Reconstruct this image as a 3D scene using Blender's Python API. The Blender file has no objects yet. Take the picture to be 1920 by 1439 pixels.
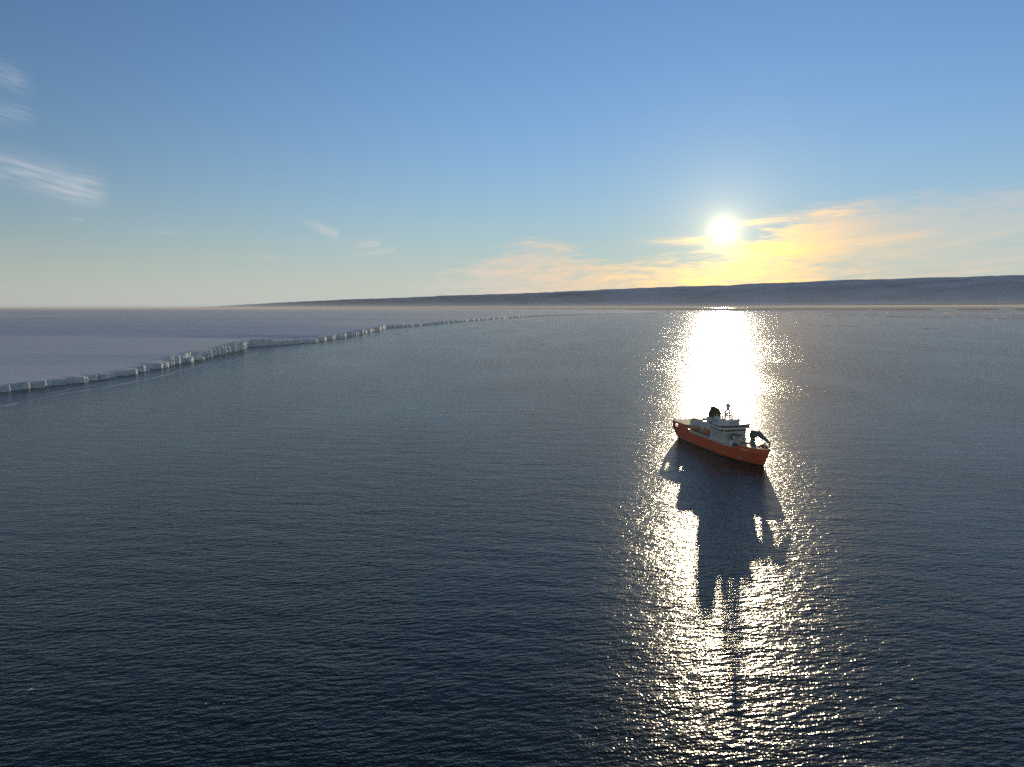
import bpy, bmesh, math, random
import numpy as np
from mathutils import Vector, Matrix, noise as mnoise

random.seed(7)
R = math.radians
SC = bpy.context.scene
COL = SC.collection

# ------------------------------------------------------------------ camera
CAM_H = 160.0
FPX = 1333.0                      # focal length in pixels of the 1920 wide photograph
PITCH, ROLL = 6.13, -0.14
cam_d = bpy.data.cameras.new('camera')
cam = bpy.data.objects.new('camera', cam_d)
COL.objects.link(cam)
cam_d.sensor_width = 36.0
cam_d.lens = 36.0 * FPX / 1920.0
cam_d.clip_start = 1.0
cam_d.clip_end = 2.0e6
CAM_M = (Matrix.Translation((0, 0, CAM_H)) @ Matrix.Rotation(R(90 - PITCH), 4, 'X') @ Matrix.Rotation(R(ROLL), 4, 'Z'))
cam.matrix_world = CAM_M
SC.camera = cam


def ray(px, py):
    return (CAM_M.to_3x3() @ Vector(((px - 960) / FPX, (719.5 - py) / FPX, -1.0))).normalized()


def ground(px, py, z=0.0):
    d = ray(px, py)
    t = (z - CAM_H) / d.z
    return Vector((d.x * t, d.y * t, z))


# ------------------------------------------------------------------ light
SUN = ray(1357, 433)
SUN_EL = math.asin(SUN.z)
SUN_AZ = math.atan2(SUN.x, SUN.y)          # clockwise from +Y

SC.view_settings.view_transform = 'Standard'
SC.view_settings.look = 'None'
SC.view_settings.exposure = 0.1
SC.view_settings.gamma = 1.0
SC.view_settings.use_curve_mapping = False

sun_d = bpy.data.lights.new('sun', 'SUN')
sun_d.energy = 2.0
sun_d.angle = R(0.53)
sun_d.color = (1.0, 0.80, 0.50)
sun = bpy.data.objects.new('sun', sun_d)
COL.objects.link(sun)
sun.location = SUN * 3000
sun.rotation_euler = SUN.to_track_quat('Z', 'Y').to_euler()


# ------------------------------------------------------------------ a small node language
class G:
    """wraps a node tree; S wraps one socket so that sums can be written as sums"""
    def __init__(self, tree):
        self.t = tree

    def node(self, kind, **kw):
        n = self.t.nodes.new(kind)
        for k, v in kw.items():
            setattr(n, k, v)
        return n

    def put(self, sock, v):
        if isinstance(v, S):
            self.t.links.new(v.s, sock)
        elif v is not None:
            sock.default_value = v

    def math(self, op, a, b=None, c=None, clamp=False):
        n = self.node('ShaderNodeMath', operation=op, use_clamp=clamp)
        for i, v in enumerate((a, b, c)):
            if v is not None:
                self.put(n.inputs[i], v)
        return S(self, n.outputs[0])

    def vmath(self, op, a, b=None, out=0):
        n = self.node('ShaderNodeVectorMath', operation=op)
        self.put(n.inputs[0], a)
        if b is not None:
            if op == 'SCALE':
                self.put(n.inputs['Scale'], b)
            else:
                self.put(n.inputs[1], b)
        return S(self, n.outputs[out])

    def xyz(self, v):
        n = self.node('ShaderNodeSeparateXYZ')
        self.put(n.inputs[0], v)
        return [S(self, o) for o in n.outputs]

    def vec(self, x, y, z):
        n = self.node('ShaderNodeCombineXYZ')
        for i, v in enumerate((x, y, z)):
            self.put(n.inputs[i], v)
        return S(self, n.outputs[0])

    def noise(self, v, scale=1.0, detail=2.0, rough=0.5, lac=2.0, dist=0.0, color=False):
        n = self.node('ShaderNodeTexNoise')
        self.put(n.inputs['Vector'], v)
        for k, x in (('Scale', scale), ('Detail', detail), ('Roughness', rough), ('Lacunarity', lac), ('Distortion', dist)):
            self.put(n.inputs[k], x)
        return S(self, n.outputs['Color' if color else 'Fac'])

    def smooth(self, x, a, b, lo=0.0, hi=1.0):
        n = self.node('ShaderNodeMapRange', interpolation_type='SMOOTHSTEP')
        for k, v in (('Value', x), ('From Min', a), ('From Max', b), ('To Min', lo), ('To Max', hi)):
            self.put(n.inputs[k], v)
        return S(self, n.outputs[0])

    def mix(self, f, a, b):
        n = self.node('ShaderNodeMix', data_type='RGBA')
        self.put(n.inputs[0], f)
        self.put(n.inputs[6], a)
        self.put(n.inputs[7], b)
        return S(self, n.outputs[2])

    def gauss(self, x, c, w):
        d = (x - c) / w
        return self.math('EXPONENT', d * d * -1.0)


class S:
    def __init__(self, g, s):
        self.g, self.s = g, s

    def __add__(self, o): return self.g.math('ADD', self, o)
    def __radd__(self, o): return self.g.math('ADD', o, self)
    def __sub__(self, o): return self.g.math('SUBTRACT', self, o)
    def __rsub__(self, o): return self.g.math('SUBTRACT', o, self)
    def __mul__(self, o): return self.g.math('MULTIPLY', self, o)
    def __rmul__(self, o): return self.g.math('MULTIPLY', o, self)
    def __truediv__(self, o): return self.g.math('DIVIDE', self, o)
    def __rtruediv__(self, o): return self.g.math('DIVIDE', o, self)


# ------------------------------------------------------------------ sky
world = bpy.data.worlds.new('World')
SC.world = world
world.use_nodes = True
wt = world.node_tree
wt.nodes.clear()
g = G(wt)
sky = g.node('ShaderNodeTexSky', sky_type='NISHITA')
sky.sun_disc = False
sky.sun_elevation = SUN_EL
sky.sun_rotation = SUN_AZ
sky.altitude = 160
sky.air_density = 1.0
sky.dust_density = 0.0
sky.ozone_density = 2.0
SKY = 0.15
tc = g.node('ShaderNodeTexCoord')
D = S(g, tc.outputs['Generated'])
dx, dy, dz = g.xyz(D)
DEG = 180 / math.pi
az = g.math('ARCTAN2', dx, dy) * DEG
el = g.math('ARCSINE', dz) * DEG
cosang = g.vmath('DOT_PRODUCT', D, tuple(SUN), out=1)
th = g.math('ARCCOSINE', g.math('MINIMUM', cosang, 0.9999999)) * DEG      # degrees from the sun


def azel(px, py):
    d = ray(px, py)
    return math.atan2(d.x, d.y) * DEG, math.asin(d.z) * DEG


# thin cirrus: one sheet of streaks below and right of the sun
elt = el - az * 0.05
wob = g.noise(g.vec(az * 0.16, elt * 0.6, 3.1), 1.0, 3.0) - 0.5
n0 = g.noise(g.vec(az * 0.055, elt * 0.42 + wob * 0.8, 7.0), 1.0, 3.0, 0.55)
n1 = g.noise(g.vec(az * 0.16, elt * 1.3 + wob * 2.2, 0.0), 1.0, 7.0, 0.60)
n2 = g.noise(g.vec(az * 0.62 + wob * 1.5, elt * 3.6 + wob * 2.6, 5.0), 1.0, 7.0, 0.68)
nn = n0 * 0.34 + n1 * 0.36 + n2 * 0.30
lo = g.smooth(az, -17.0, -1.0) * (1.0 - g.smooth(az, 40.0, 75.0))
top = 2.6 + g.gauss(az, 2.0, 3.2) * 1.0 + g.smooth(az, -15.0, 3.0) * 3.2 - g.gauss(az, 9.0, 5.0) * 0.9 + g.smooth(az, 15.0, 27.0) * 3.6
band = lo * g.smooth(el, 0.0, 1.2) * (1.0 - g.smooth(el, top - 3.0, top + 0.9))
cir = g.smooth(nn + band * 0.25, 0.615, 0.84) * g.smooth(band, 0.0, 0.3) * (1.0 - g.smooth(az, 18.0, 30.0) * 0.62)


# separate small wisps
def wisp(px, py, L, W, tilt, seed, dens):
    a0, e0 = azel(px, py)
    c, s = math.cos(R(tilt)), math.sin(R(tilt))
    u = (az - a0) * c + (el - e0) * s
    v = (el - e0) * c - (az - a0) * s
    nz = g.noise(g.vec(u * (1.1 / L), v * (2.6 / W), seed), 1.0, 4.0, 0.6)
    nw = g.noise(g.vec(u * (0.9 / L), v * 0.4, seed + 9.0), 1.0, 3.0, 0.5) - 0.5
    uu = u / L
    head = g.smooth(uu, -2.2, 0.5) * (1.0 - g.smooth(uu + nw * 0.5, 0.5, 1.05))
    core = head * g.gauss(v + nw * W * 1.0, 0.0, W)
    return g.math('MULTIPLY', core * g.smooth(nz, 0.25, 0.75), dens)


wisps = (wisp(80, 335, 4.2, 0.95, -11, 1.0, 0.8) + wisp(-20, 130, 2.6, 0.7, -14, 2.0, 0.36)
         + wisp(-30, 195, 3.0, 0.6, -12, 3.0, 0.28) + wisp(612, 433, 1.1, 0.33, -25, 4.0, 0.95)
         + wisp(692, 458, 1.0, 0.28, 3, 5.0, 0.8) + wisp(715, 472, 1.3, 0.2, 6, 6.0, 0.7)
         + wisp(505, 484, 0.8, 0.12, -4, 7.0, 0.5) + wisp(310, 437, 1.3, 0.14, -3, 8.0, 0.3)
         + wisp(140, 411, 0.8, 0.12, -5, 9.0, 0.3)
         + wisp(1450, 531, 4.2, 0.20, 3.5, 10.0, 0.9) + wisp(1545, 400, 2.6, 0.26, 2, 11.0, 0.55) + wisp(1640, 452, 5.0, 0.34, 7, 12.0, 0.6)
         + wisp(1800, 455, 4.0, 0.20, 9, 13.0, 0.5) + wisp(1905, 486, 2.6, 0.16, 5, 14.0, 0.6) + wisp(1290, 452, 2.4, 0.24, 0, 15.0, 0.8)
         + wisp(1440, 415, 2.2, 0.22, 3, 16.0, 0.7) + wisp(1760, 515, 4.5, 0.14, 4, 17.0, 0.5) + wisp(1040, 462, 2.6, 0.30, -3, 18.0, 0.5))

# light scattered forward by the cirrus, and the glare round the sun itself
near = g.math('EXPONENT', th / -3.2)
wide = g.math('EXPONENT', th / -11.5)
cloud_col = g.vec(near * 2.4 + wide * 0.75 + 0.56, near * 1.5 + wide * 0.04 + 0.59, near * 0.45 - wide * 0.58 + 0.62)
disc = 1.0 - g.smooth(th, 0.20, 0.66)
r1 = th / 0.85
aur = 1.15 / (1.0 + r1 * r1 * r1)
halo = g.math('EXPONENT', th / -3.6) * 0.34
glare = g.vec(disc * 2.6 + aur * 1.0 + halo * 1.0, disc * 2.5 + aur * 0.86 + halo * 0.72, disc * 2.3 + aur * 0.50 + halo * 0.25)
base = g.vmath('SCALE', S(g, sky.outputs[0]), SKY)
br, bgn, bb = g.xyz(base)
lum = br * 0.3 + bgn * 0.5 + bb * 0.2
comp = 1.0 / (1.0 + lum * lum * 0.9)
base = g.vmath('SCALE', base, comp)
br, bgn, bb = g.xyz(base)
lum = br * 0.3 + bgn * 0.5 + bb * 0.2
low = g.math('EXPONENT', g.math('MAXIMUM', el, 0.0) / -5.5) * 0.88
anti = g.smooth(cosang, 0.45, -0.45)               # unseen sky opposite the sun, made paler and brighter as added fill
blue = g.mix(anti, g.vec(br * 0.78, bgn * 0.92, bb * 1.18), g.vec(br * 0.75 + lum * 0.74, bgn * 0.75 + lum * 0.67, bb * 0.75 + lum * 0.56))
side = 1.04 - g.smooth(th, 12.0, 62.0) * 0.24
blue = g.vmath('SCALE', blue, side)
base = g.mix(low, blue, g.vec(lum * 1.02, lum * 1.09, lum * 1.13))
cover = g.math('MINIMUM', cir * 0.9 + wisps, 0.95)
col = g.mix(cover, base, cloud_col)
col = g.vmath('ADD', col, glare)
bg = g.node('ShaderNodeBackground')
g.put(bg.inputs['Color'], col)
bg.inputs['Strength'].default_value = 1.0
wo = g.node('ShaderNodeOutputWorld')
wt.links.new(bg.outputs[0], wo.inputs[0])
world.cycles.sampling_method = 'NONE'        # the sky is smooth: it is found by the bounced rays, all shadow rays go to the sun

SC.render.engine = 'CYCLES'
SC.cycles.max_bounces = 6
SC.cycles.transparent_max_bounces = 12
SC.cycles.diffuse_bounces = 3
SC.cycles.glossy_bounces = 3
SC.cycles.use_denoising = False
SC.cycles.sample_clamp_indirect = 1.2
SC.cycles.caustics_reflective = False
SC.cycles.caustics_refractive = False


# ------------------------------------------------------------------ helpers
def tag(o, label=None, cat=None, group=None, kind=None):
    for k, v in (('label', label), ('category', cat), ('group', group), ('kind', kind)):
        if v:
            o[k] = v
    return o


def mesh_obj(name, verts, faces, mat=None, parent=None, smooth=False):
    me = bpy.data.meshes.new(name)
    me.from_pydata([tuple(v) for v in verts], [], faces)
    me.update()
    if smooth:
        me.polygons.foreach_set('use_smooth', [True] * len(me.polygons))
    o = bpy.data.objects.new(name, me)
    if mat:
        me.materials.append(mat)
    COL.objects.link(o)
    if parent:
        o.parent = parent
    return o


def grid_obj(name, P, mat=None, parent=None, smooth=True):
    """P: rows x cols x 3 array of points"""
    r, c, _ = P.shape
    me = bpy.data.meshes.new(name)
    idx = np.arange(r * c).reshape(r, c)
    q = np.stack([idx[:-1, :-1], idx[:-1, 1:], idx[1:, 1:], idx[1:, :-1]], -1).reshape(-1, 4)
    me.vertices.add(r * c)
    me.vertices.foreach_set('co', P.reshape(-1).astype(np.float32))
    me.loops.add(q.size)
    me.loops.foreach_set('vertex_index', q.reshape(-1).astype(np.int32))
    me.polygons.add(len(q))
    me.polygons.foreach_set('loop_start', (np.arange(len(q)) * 4).astype(np.int32))
    me.polygons.foreach_set('loop_total', np.full(len(q), 4, np.int32))
    if smooth:
        me.polygons.foreach_set('use_smooth', np.ones(len(q), bool))
    me.update(calc_edges=True)
    me.validate()
    if mat:
        me.materials.append(mat)
    o = bpy.data.objects.new(name, me)
    COL.objects.link(o)
    if parent:
        o.parent = parent
    return o


def new_mat(name):
    m = bpy.data.materials.new(name)
    m.use_nodes = True
    m.node_tree.nodes.clear()
    gg = G(m.node_tree)
    out = gg.node('ShaderNodeOutputMaterial')
    return m, gg, out


def principled(gg, out, color, rough=0.5, normal=None, metallic=0.0, ior=1.45, **kw):
    b = gg.node('ShaderNodeBsdfPrincipled')
    gg.put(b.inputs['Base Color'], color if isinstance(color, S) else (*color, 1.0))
    gg.put(b.inputs['Roughness'], rough)
    gg.put(b.inputs['Metallic'], metallic)
    gg.put(b.inputs['IOR'], ior)
    if normal is not None:
        gg.put(b.inputs['Normal'], normal)
    for k, v in kw.items():
        gg.put(b.inputs[k], v)
    gg.t.links.new(b.outputs[0], out.inputs[0])
    return b


# ------------------------------------------------------------------ sea
def wave_group():
    t = bpy.data.node_groups.new('wave_height', 'ShaderNodeTree')
    t.interface.new_socket('Vector', in_out='INPUT', socket_type='NodeSocketVector')
    t.interface.new_socket('Height', in_out='OUTPUT', socket_type='NodeSocketFloat')
    gi = t.nodes.new('NodeGroupInput')
    go = t.nodes.new('NodeGroupOutput')
    gg = G(t)
    P = S(gg, gi.outputs[0])
    x, y, z = gg.xyz(P)
    w = gg.noise(gg.vec(x * 0.03, y * 0.05, 0.0), 1.0, 1.0) - 0.5

    def oct(ang, lx, ly, amp, det, seed, rough=0.5):
        c, s = math.cos(R(ang)), math.sin(R(ang))
        u = x * (c / lx) + y * (s / lx)
        v = x * (-s / ly) + y * (c / ly) + w * 0.8
        n = gg.noise(gg.vec(u, v, seed), 1.0, det, rough)
        return n * amp

    h = oct(-8, 60.0, 21.0, 1.1, 0.0, 12.0)
    h = h + oct(-3, 21.0, 8.0, 0.70, 0.0, 1.0)
    h = h + oct(9, 6.6, 2.7, 0.98, 1.0, 4.0, 0.5)
    chop = gg.smooth(y, 350.0, 2600.0, 0.35, 0.74)
    h = h + oct(-24, 1.25, 1.0, 1.0, 1.0, 8.0, 0.5) * chop
    t.links.new(h.s, go.inputs[0])
    return t


m_sea, gg, out = new_mat('sea_water')
geo = gg.node('ShaderNodeNewGeometry')
P = S(gg, geo.outputs['Position'])
wg = wave_group()


def height(v):
    n = gg.node('ShaderNodeGroup')
    n.node_tree = wg
    gg.put(n.inputs[0], v)
    return S(gg, n.outputs[0])


EPS = 0.1
h0 = height(P)
hx = height(gg.vmath('ADD', P, (EPS, 0, 0)))
hy = height(gg.vmath('ADD', P, (0, EPS, 0)))
px_, py_, pz_ = gg.xyz(P)
gust = gg.noise(gg.vec(px_ * 0.004, py_ * 0.0016, 2.0), 1.0, 3.0, 0.6)
amp = gg.smooth(gust, 0.3, 0.7, 0.62, 1.06)
nx = (h0 - hx) / EPS * amp
ny = (h0 - hy) / EPS * amp
nrm = gg.vmath('NORMALIZE', gg.vec(nx, ny, 1.0))
principled(gg, out, (0.002, 0.010, 0.006), 0.18, nrm, ior=1.333, **{'Specular IOR Level': 0.52})
sea = mesh_obj('sea_water', [(-2.5e5, -2e4, 0), (2.5e5, -2e4, 0), (2.5e5, 3e5, 0), (-2.5e5, 3e5, 0)], [(0, 1, 2, 3)], m_sea)
tag(sea, 'dark rippled sea with the low sun glittering in a bright path', 'sea', kind='structure')


# ------------------------------------------------------------------ ice shelf
def snow_mat(name, base, sss, wind=True, ice=False):
    m, gg, out = new_mat(name)
    geo = gg.node('ShaderNodeNewGeometry')
    P = S(gg, geo.outputs['Position'])
    x, y, z = gg.xyz(P)
    if not ice:
        n = gg.noise(gg.vec(x * 0.012, y * 0.055, 0.0), 1.0, 5.0, 0.6)
        n2 = gg.noise(gg.vec(x * 0.0018, y * 0.006, 4.0), 1.0, 4.0, 0.6)
        c = gg.mix(n * 0.5 + n2 * 0.5, (base[0] * 0.90, base[1] * 0.91, base[2] * 0.94, 1), (*base, 1))
        # shade of the hollows behind the swells, painted as bluer, darker snow colour
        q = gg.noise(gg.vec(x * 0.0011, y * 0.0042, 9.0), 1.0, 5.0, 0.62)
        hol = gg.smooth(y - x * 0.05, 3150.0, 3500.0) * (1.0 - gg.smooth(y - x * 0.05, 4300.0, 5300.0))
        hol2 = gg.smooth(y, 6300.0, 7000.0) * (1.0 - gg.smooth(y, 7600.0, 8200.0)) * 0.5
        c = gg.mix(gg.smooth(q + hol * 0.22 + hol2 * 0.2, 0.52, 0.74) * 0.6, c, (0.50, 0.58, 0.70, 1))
        hgt = n * 1.3 + gg.noise(gg.vec(x * 0.07, y * 0.22, 1.0), 1.0, 3.0, 0.6) * 0.35
    else:
        v = gg.noise(gg.vec(x * 0.05, y * 0.05, z * 0.5), 1.0, 4.0, 0.6)
        c = gg.mix(gg.smooth(v, 0.35, 0.7), (base[0] * 0.55, base[1] * 0.76, base[2] * 0.92, 1), (*base, 1))
        hgt = gg.noise(gg.vec(x * 0.25, y * 0.25, z * 0.12), 1.0, 6.0, 0.65) * 4.0
    bump = gg.node('ShaderNodeBump')
    bump.inputs['Strength'].default_value = 0.8
    bump.inputs['Distance'].default_value = 1.0
    gg.put(bump.inputs['Height'], hgt)
    principled(gg, out, c, 0.6, S(gg, bump.outputs[0]), ior=1.31)
    return m


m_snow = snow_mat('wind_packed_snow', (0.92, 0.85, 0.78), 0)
m_cliff = snow_mat('glacier_ice', (0.95, 0.95, 0.93), 0, ice=True)

rng = np.random.default_rng(11)


def fbm1(t, seed, octs=5, rough=0.5):
    out = np.zeros_like(t)
    a, f, tot = 1.0, 1.0, 0.0
    for k in range(octs):
        r = np.random.default_rng(seed * 31 + k)
        tab = r.uniform(-1, 1, 4096)
        i = np.floor(t * f).astype(np.int64)
        w = t * f - i
        w = w * w * (3 - 2 * w)
        out += a * (tab[i % 4096] * (1 - w) + tab[(i + 1) % 4096] * w)
        tot += a
        a *= rough
        f *= 2.03
    return out / tot


def fbm2(x, y, seed, octs=4, rough=0.5):
    out = np.zeros_like(x)
    a, f, tot = 1.0, 1.0, 0.0
    for k in range(octs):
        r = np.random.default_rng(seed * 57 + k)
        tab = r.uniform(-1, 1, (256, 256))
        xi, yi = np.floor(x * f).astype(np.int64), np.floor(y * f).astype(np.int64)
        u, v = x * f - xi, y * f - yi
        u, v = u * u * (3 - 2 * u), v * v * (3 - 2 * v)
        A, B = tab[xi % 256, yi % 256], tab[(xi + 1) % 256, yi % 256]
        C_, D_ = tab[xi % 256, (yi + 1) % 256], tab[(xi + 1) % 256, (yi + 1) % 256]
        out += a * ((A * (1 - u) + B * u) * (1 - v) + (C_ * (1 - u) + D_ * u) * v)
        tot += a
        a *= rough
        f *= 2.03
    return out / tot


def sstep(x, a, b):
    t = np.clip((x - a) / (b - a), 0, 1)
    return t * t * (3 - 2 * t)


# the line where the cliff meets the sea, read off the photograph and laid on the ground
foot_px = [(-260, 775), (-120, 752), (0, 736), (60, 729), (120, 721), (200, 711), (250, 700), (305, 688), (350, 679), (400, 668),
           (452, 657), (459, 652), (470, 650.5), (500, 649), (540, 646.5), (600, 640.5), (660, 630), (714, 619), (721, 615.5),
           (760, 613.5), (800, 610), (850, 605.5), (900, 601), (935, 598.5), (985, 595), (1040, 592.3), (1100, 590), (1180, 587.5), (1250, 585.6)]
foot = [ground(*p) for p in foot_px]
fy = np.array([p.y for p in foot])
fx = np.array([p.x for p in foot])
order = np.argsort(fy)
fy, fx = fy[order], fx[order]
# cliff height along the coast
hy_ = np.array([600, 1370, 1800, 2100, 2900, 3000, 3120, 3450, 4200, 5300, 5500, 6500, 9000, 13000, 18000, 40000])
hz_ = np.array([11, 14, 16, 25, 29, 24, 16, 19, 24, 31, 22, 21, 22, 18, 6, 4.0])
# places where the cliff steps back sharply and its turned faces catch the sun
teeth_px = [-60, -20, 19, 58, 102, 122, 163, 178, 190, 203, 213, 250, 269, 309, 322, 334, 346, 357, 372, 385, 395, 404, 412, 421, 431, 441, 452]
ys = [750.0]
while ys[-1] < 42000:
    y = ys[-1]
    ys.append(y + (2.6 if y < 3300 else 2.6 + (y - 3300) * 0.0032))
ys = np.array(ys)
xs = np.interp(ys, fy, fx)
far = ys > fy[-1]
teeth = []
for t in teeth_px:
    b = np.interp(t, [p[0] for p in foot_px], [p[1] for p in foot_px])
    teeth.append(ground(t, b).y)
y = teeth[-1] + 140
rr = random.Random(4)
while y < 42000:
    teeth.append(y)
    y += rr.uniform(35, 150) * (1 + (y - 3000) / 9000)
teeth = np.array(sorted(teeth))
ti = np.clip(np.searchsorted(teeth, ys) - 1, 0, len(teeth) - 2)
frac = np.clip((ys - teeth[ti]) / (teeth[ti + 1] - teeth[ti]), 0, 1)
seg = teeth[ti + 1] - teeth[ti]
amp_t = np.clip(seg, 16, 130) * 0.62 * (0.7 + 0.5 * np.random.default_rng(3).random(len(teeth)))[ti]
lit0 = (0.45 + 0.2 * np.random.default_rng(4).random(len(teeth)))[ti] - 0.22 * sstep(ys, 2380, 2480) * (1 - sstep(ys, 2900, 2960))
saw = np.interp(frac, [0, 1], [0, 0]) + np.where(frac < lit0, frac / lit0 * 0.62, np.where(frac < 0.9, 0.62 - 0.10 * (frac - lit0) / (0.9 - lit0), 0.52 * (1 - frac) / 0.1)) * amp_t
saw = saw - 0.3 * amp_t
# the step back takes a few metres
saw = np.convolve(np.pad(saw, 2, 'edge'), np.ones(5) / 5, 'valid')
lit_part = sstep(ys, 2380, 2480) * (1 - sstep(ys, 2900, 2960))
saw = saw * (1 - 0.45 * lit_part)
rubble = np.exp(-((ys - ground(183, 713).y) / 70.0) ** 2) + sstep(ys, 2330, 2480) * (1 - sstep(ys, 2860, 2960))
jag = fbm1(ys / 26.0, 5, 4, 0.6) * 9 + fbm1(ys / 9.0, 6, 2) * (2.0 + 4.5 * np.clip(rubble, 0, 1))
xs_foot = xs + saw + jag
ht = np.random.default_rng(17).uniform(0.74, 1.22, len(teeth))
hstep = np.convolve(np.pad(ht[ti], 3, 'edge'), np.ones(7) / 7, 'valid')
hc = np.interp(ys, hy_, hz_) * hstep * (1 + 0.16 * fbm1(ys / 60.0, 8, 3) + 0.10 * fbm1(ys / 11.0, 18, 2) * np.clip(rubble, 0, 1)) - np.exp(-((ys - ground(183, 713).y) / 60.0) ** 2) * 4
ridge_edge = hc

# inland snow surface: long swells of snow parallel to the view's horizon
R1, R2, R3, R4 = 3010.0, 5420.0, 8200.0, 12500.0


def snow_z(x, y, edge):
    """x: distance inland, y: along the coast"""
    inl = 1 - np.exp(-x / 900.0)
    def swell(c, front, back, h):
        d = y - c
        return h * np.where(d < 0, np.exp(-(d / front) ** 2), np.exp(-(d / back) ** 2))
    w = fbm2(x / 1500.0, y / 2500.0, 2, 3) * 260
    y = y + w * np.clip(x / 1500, 0, 1) + x * -0.05
    z = edge + inl * (swell(R1, 900, 200, 27) + swell(R2, 750, 300, 46) + swell(R3, 900, 450, 34) + swell(R4, 1500, 700, 44)
                      + swell(17500, 1800, 900, 46) + swell(24000, 2400, 1200, 46)
                      - 12 * np.exp(-((y - 3640) / 420.0) ** 2))
    z = z + 62 * (1 - np.exp(-np.maximum(x, 0) / 9000.0)) * sstep(y, 3000, 16000)
    z = z + fbm2(x / 130.0, y / 60.0, 3, 4) * 0.9 * sstep(x, 4, 60)
    rough = np.exp(-((y - 3420 - x * 0.35) / 260.0) ** 2) * sstep(x, 10, 60) * (1 - sstep(x, 500, 1100))
    z = z + rough * 7.0 * fbm2(x / 90.0, y / 55.0, 9, 4, 0.55)
    return z


offs = np.concatenate([[0.0, 1.2, 3, 6, 10, 16, 24], np.geomspace(34, 60000, 62)])
YY = np.repeat(ys[:, None], len(offs), 1)
OO = np.repeat(offs[None, :], len(ys), 0)
EE = np.repeat(hc[:, None], len(offs), 1)
smooth_e = np.interp(ys, hy_, hz_)[:, None]
blend = np.clip(OO / 25.0, 0, 1)
ZZ = snow_z(OO, YY, EE * (1 - blend) + smooth_e * blend)
straight = np.clip(OO / 120.0, 0, 1)
XX = (xs_foot[:, None] - 1.0) * (1 - straight) + (xs[:, None]) * straight - OO
# far behind the coast the inland rows run straight into the distance
top_P = np.stack([XX, YY, ZZ], -1)
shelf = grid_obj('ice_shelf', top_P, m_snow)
tag(shelf, 'wide white ice shelf with low snow swells reaching to the left horizon', 'ice shelf', kind='structure')

rows = 11
tt = np.linspace(0, 1, rows)
cl = np.zeros((len(ys), rows, 3))
for k, t in enumerate(tt):
    und = 1.6 * np.exp(-t / 0.06) * -1.0                 # worn back at the waterline
    dxk = fbm2(ys / 7.0, np.full_like(ys, t * 4.0), 21, 3, 0.6) * (1.2 + 3.2 * np.clip(rubble, 0, 1)) * math.sin(math.pi * min(1, t * 1.02))
    cl[:, k, 0] = xs_foot - 1.0 + (und + dxk + (1 - t) * 1.5) * (1 if k < rows - 1 else 0)
    cl[:, k, 1] = ys + fbm2(ys / 5.0, np.full_like(ys, t * 5.0), 23, 2) * 1.0 * math.sin(math.pi * t)
    cl[:, k, 2] = -1.5 + (ZZ[:, 0] + 1.5) * t
cliff = grid_obj('ice_cliff', cl, m_cliff, shelf, smooth=False)


# ------------------------------------------------------------------ ship
SHIP_POS = (232.99, 783.62)
SHIP_ROT = -1.33905


class MB:
    """collects simple solids and links them as one mesh object"""
    def __init__(self):
        self.bm = bmesh.new()

    def box(self, x0, x1, y0, y1, z0, z1, bev=0.0):
        r = bmesh.ops.create_cube(self.bm, size=1.0)
        bmesh.ops.scale(self.bm, vec=(x1 - x0, y1 - y0, z1 - z0), verts=r['verts'])
        bmesh.ops.translate(self.bm, vec=((x0 + x1) / 2, (y0 + y1) / 2, (z0 + z1) / 2), verts=r['verts'])
        if bev:
            ed = list({e for v in r['verts'] for e in v.link_edges})
            bmesh.ops.bevel(self.bm, geom=ed, offset=bev, segments=1, affect='EDGES')
        return self

    def tube(self, p, q, r0, r1=None, n=8):
        p, q = Vector(p), Vector(q)
        d = q - p
        r1 = r0 if r1 is None else r1
        M = Matrix.Translation((p + q) / 2) @ d.to_track_quat('Z', 'Y').to_matrix().to_4x4()
        bmesh.ops.create_cone(self.bm, cap_ends=True, segments=n, radius1=r0, radius2=r1, depth=d.length, matrix=M)
        return self

    def bar(self, p, q, w, h):
        """a square section beam from p to q"""
        p, q = Vector(p), Vector(q)
        d = q - p
        M = Matrix.Translation((p + q) / 2) @ d.to_track_quat('X', 'Z').to_matrix().to_4x4() @ Matrix.Diagonal((d.length, w, h, 1))
        bmesh.ops.create_cube(self.bm, size=1.0, matrix=M)
        return self

    def ball(self, c, r, seg=16, sz=1.0):
        bmesh.ops.create_uvsphere(self.bm, u_segments=seg, v_segments=seg // 2, radius=1.0,
                                  matrix=Matrix.Translation(c) @ Matrix.Diagonal((r, r, r * sz, 1)))
        return self

    def prism(self, pts, axis, a, b):
        """polygon pts (2 numbers each) pulled along an axis from a to b"""
        def P(u, v, w):
            return {'x': (w, u, v), 'y': (u, w, v), 'z': (u, v, w)}[axis]
        va = [self.bm.verts.new(P(u, v, a)) for u, v in pts]
        vb = [self.bm.verts.new(P(u, v, b)) for u, v in pts]
        n = len(pts)
        self.bm.faces.new(va)
        self.bm.faces.new(vb[::-1])
        for i in range(n):
            self.bm.faces.new((va[i], vb[i], vb[(i + 1) % n], va[(i + 1) % n]))
        return self

    def build(self, name, mat, parent=None, smooth=False):
        bmesh.ops.recalc_face_normals(self.bm, faces=self.bm.faces)
        me = bpy.data.meshes.new(name)
        self.bm.to_mesh(me)
        self.bm.free()
        if smooth:
            me.polygons.foreach_set('use_smooth', [True] * len(me.polygons))
        me.materials.append(mat)
        o = bpy.data.objects.new(name, me)
        COL.objects.link(o)
        if parent:
            o.parent = parent
        return o


def share(src, name, parent, loc=(0, 0, 0), rot=(0, 0, 0)):
    o = bpy.data.objects.new(name, src.data)
    COL.objects.link(o)
    o.parent = parent
    o.location = loc
    o.rotation_euler = rot
    return o


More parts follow.
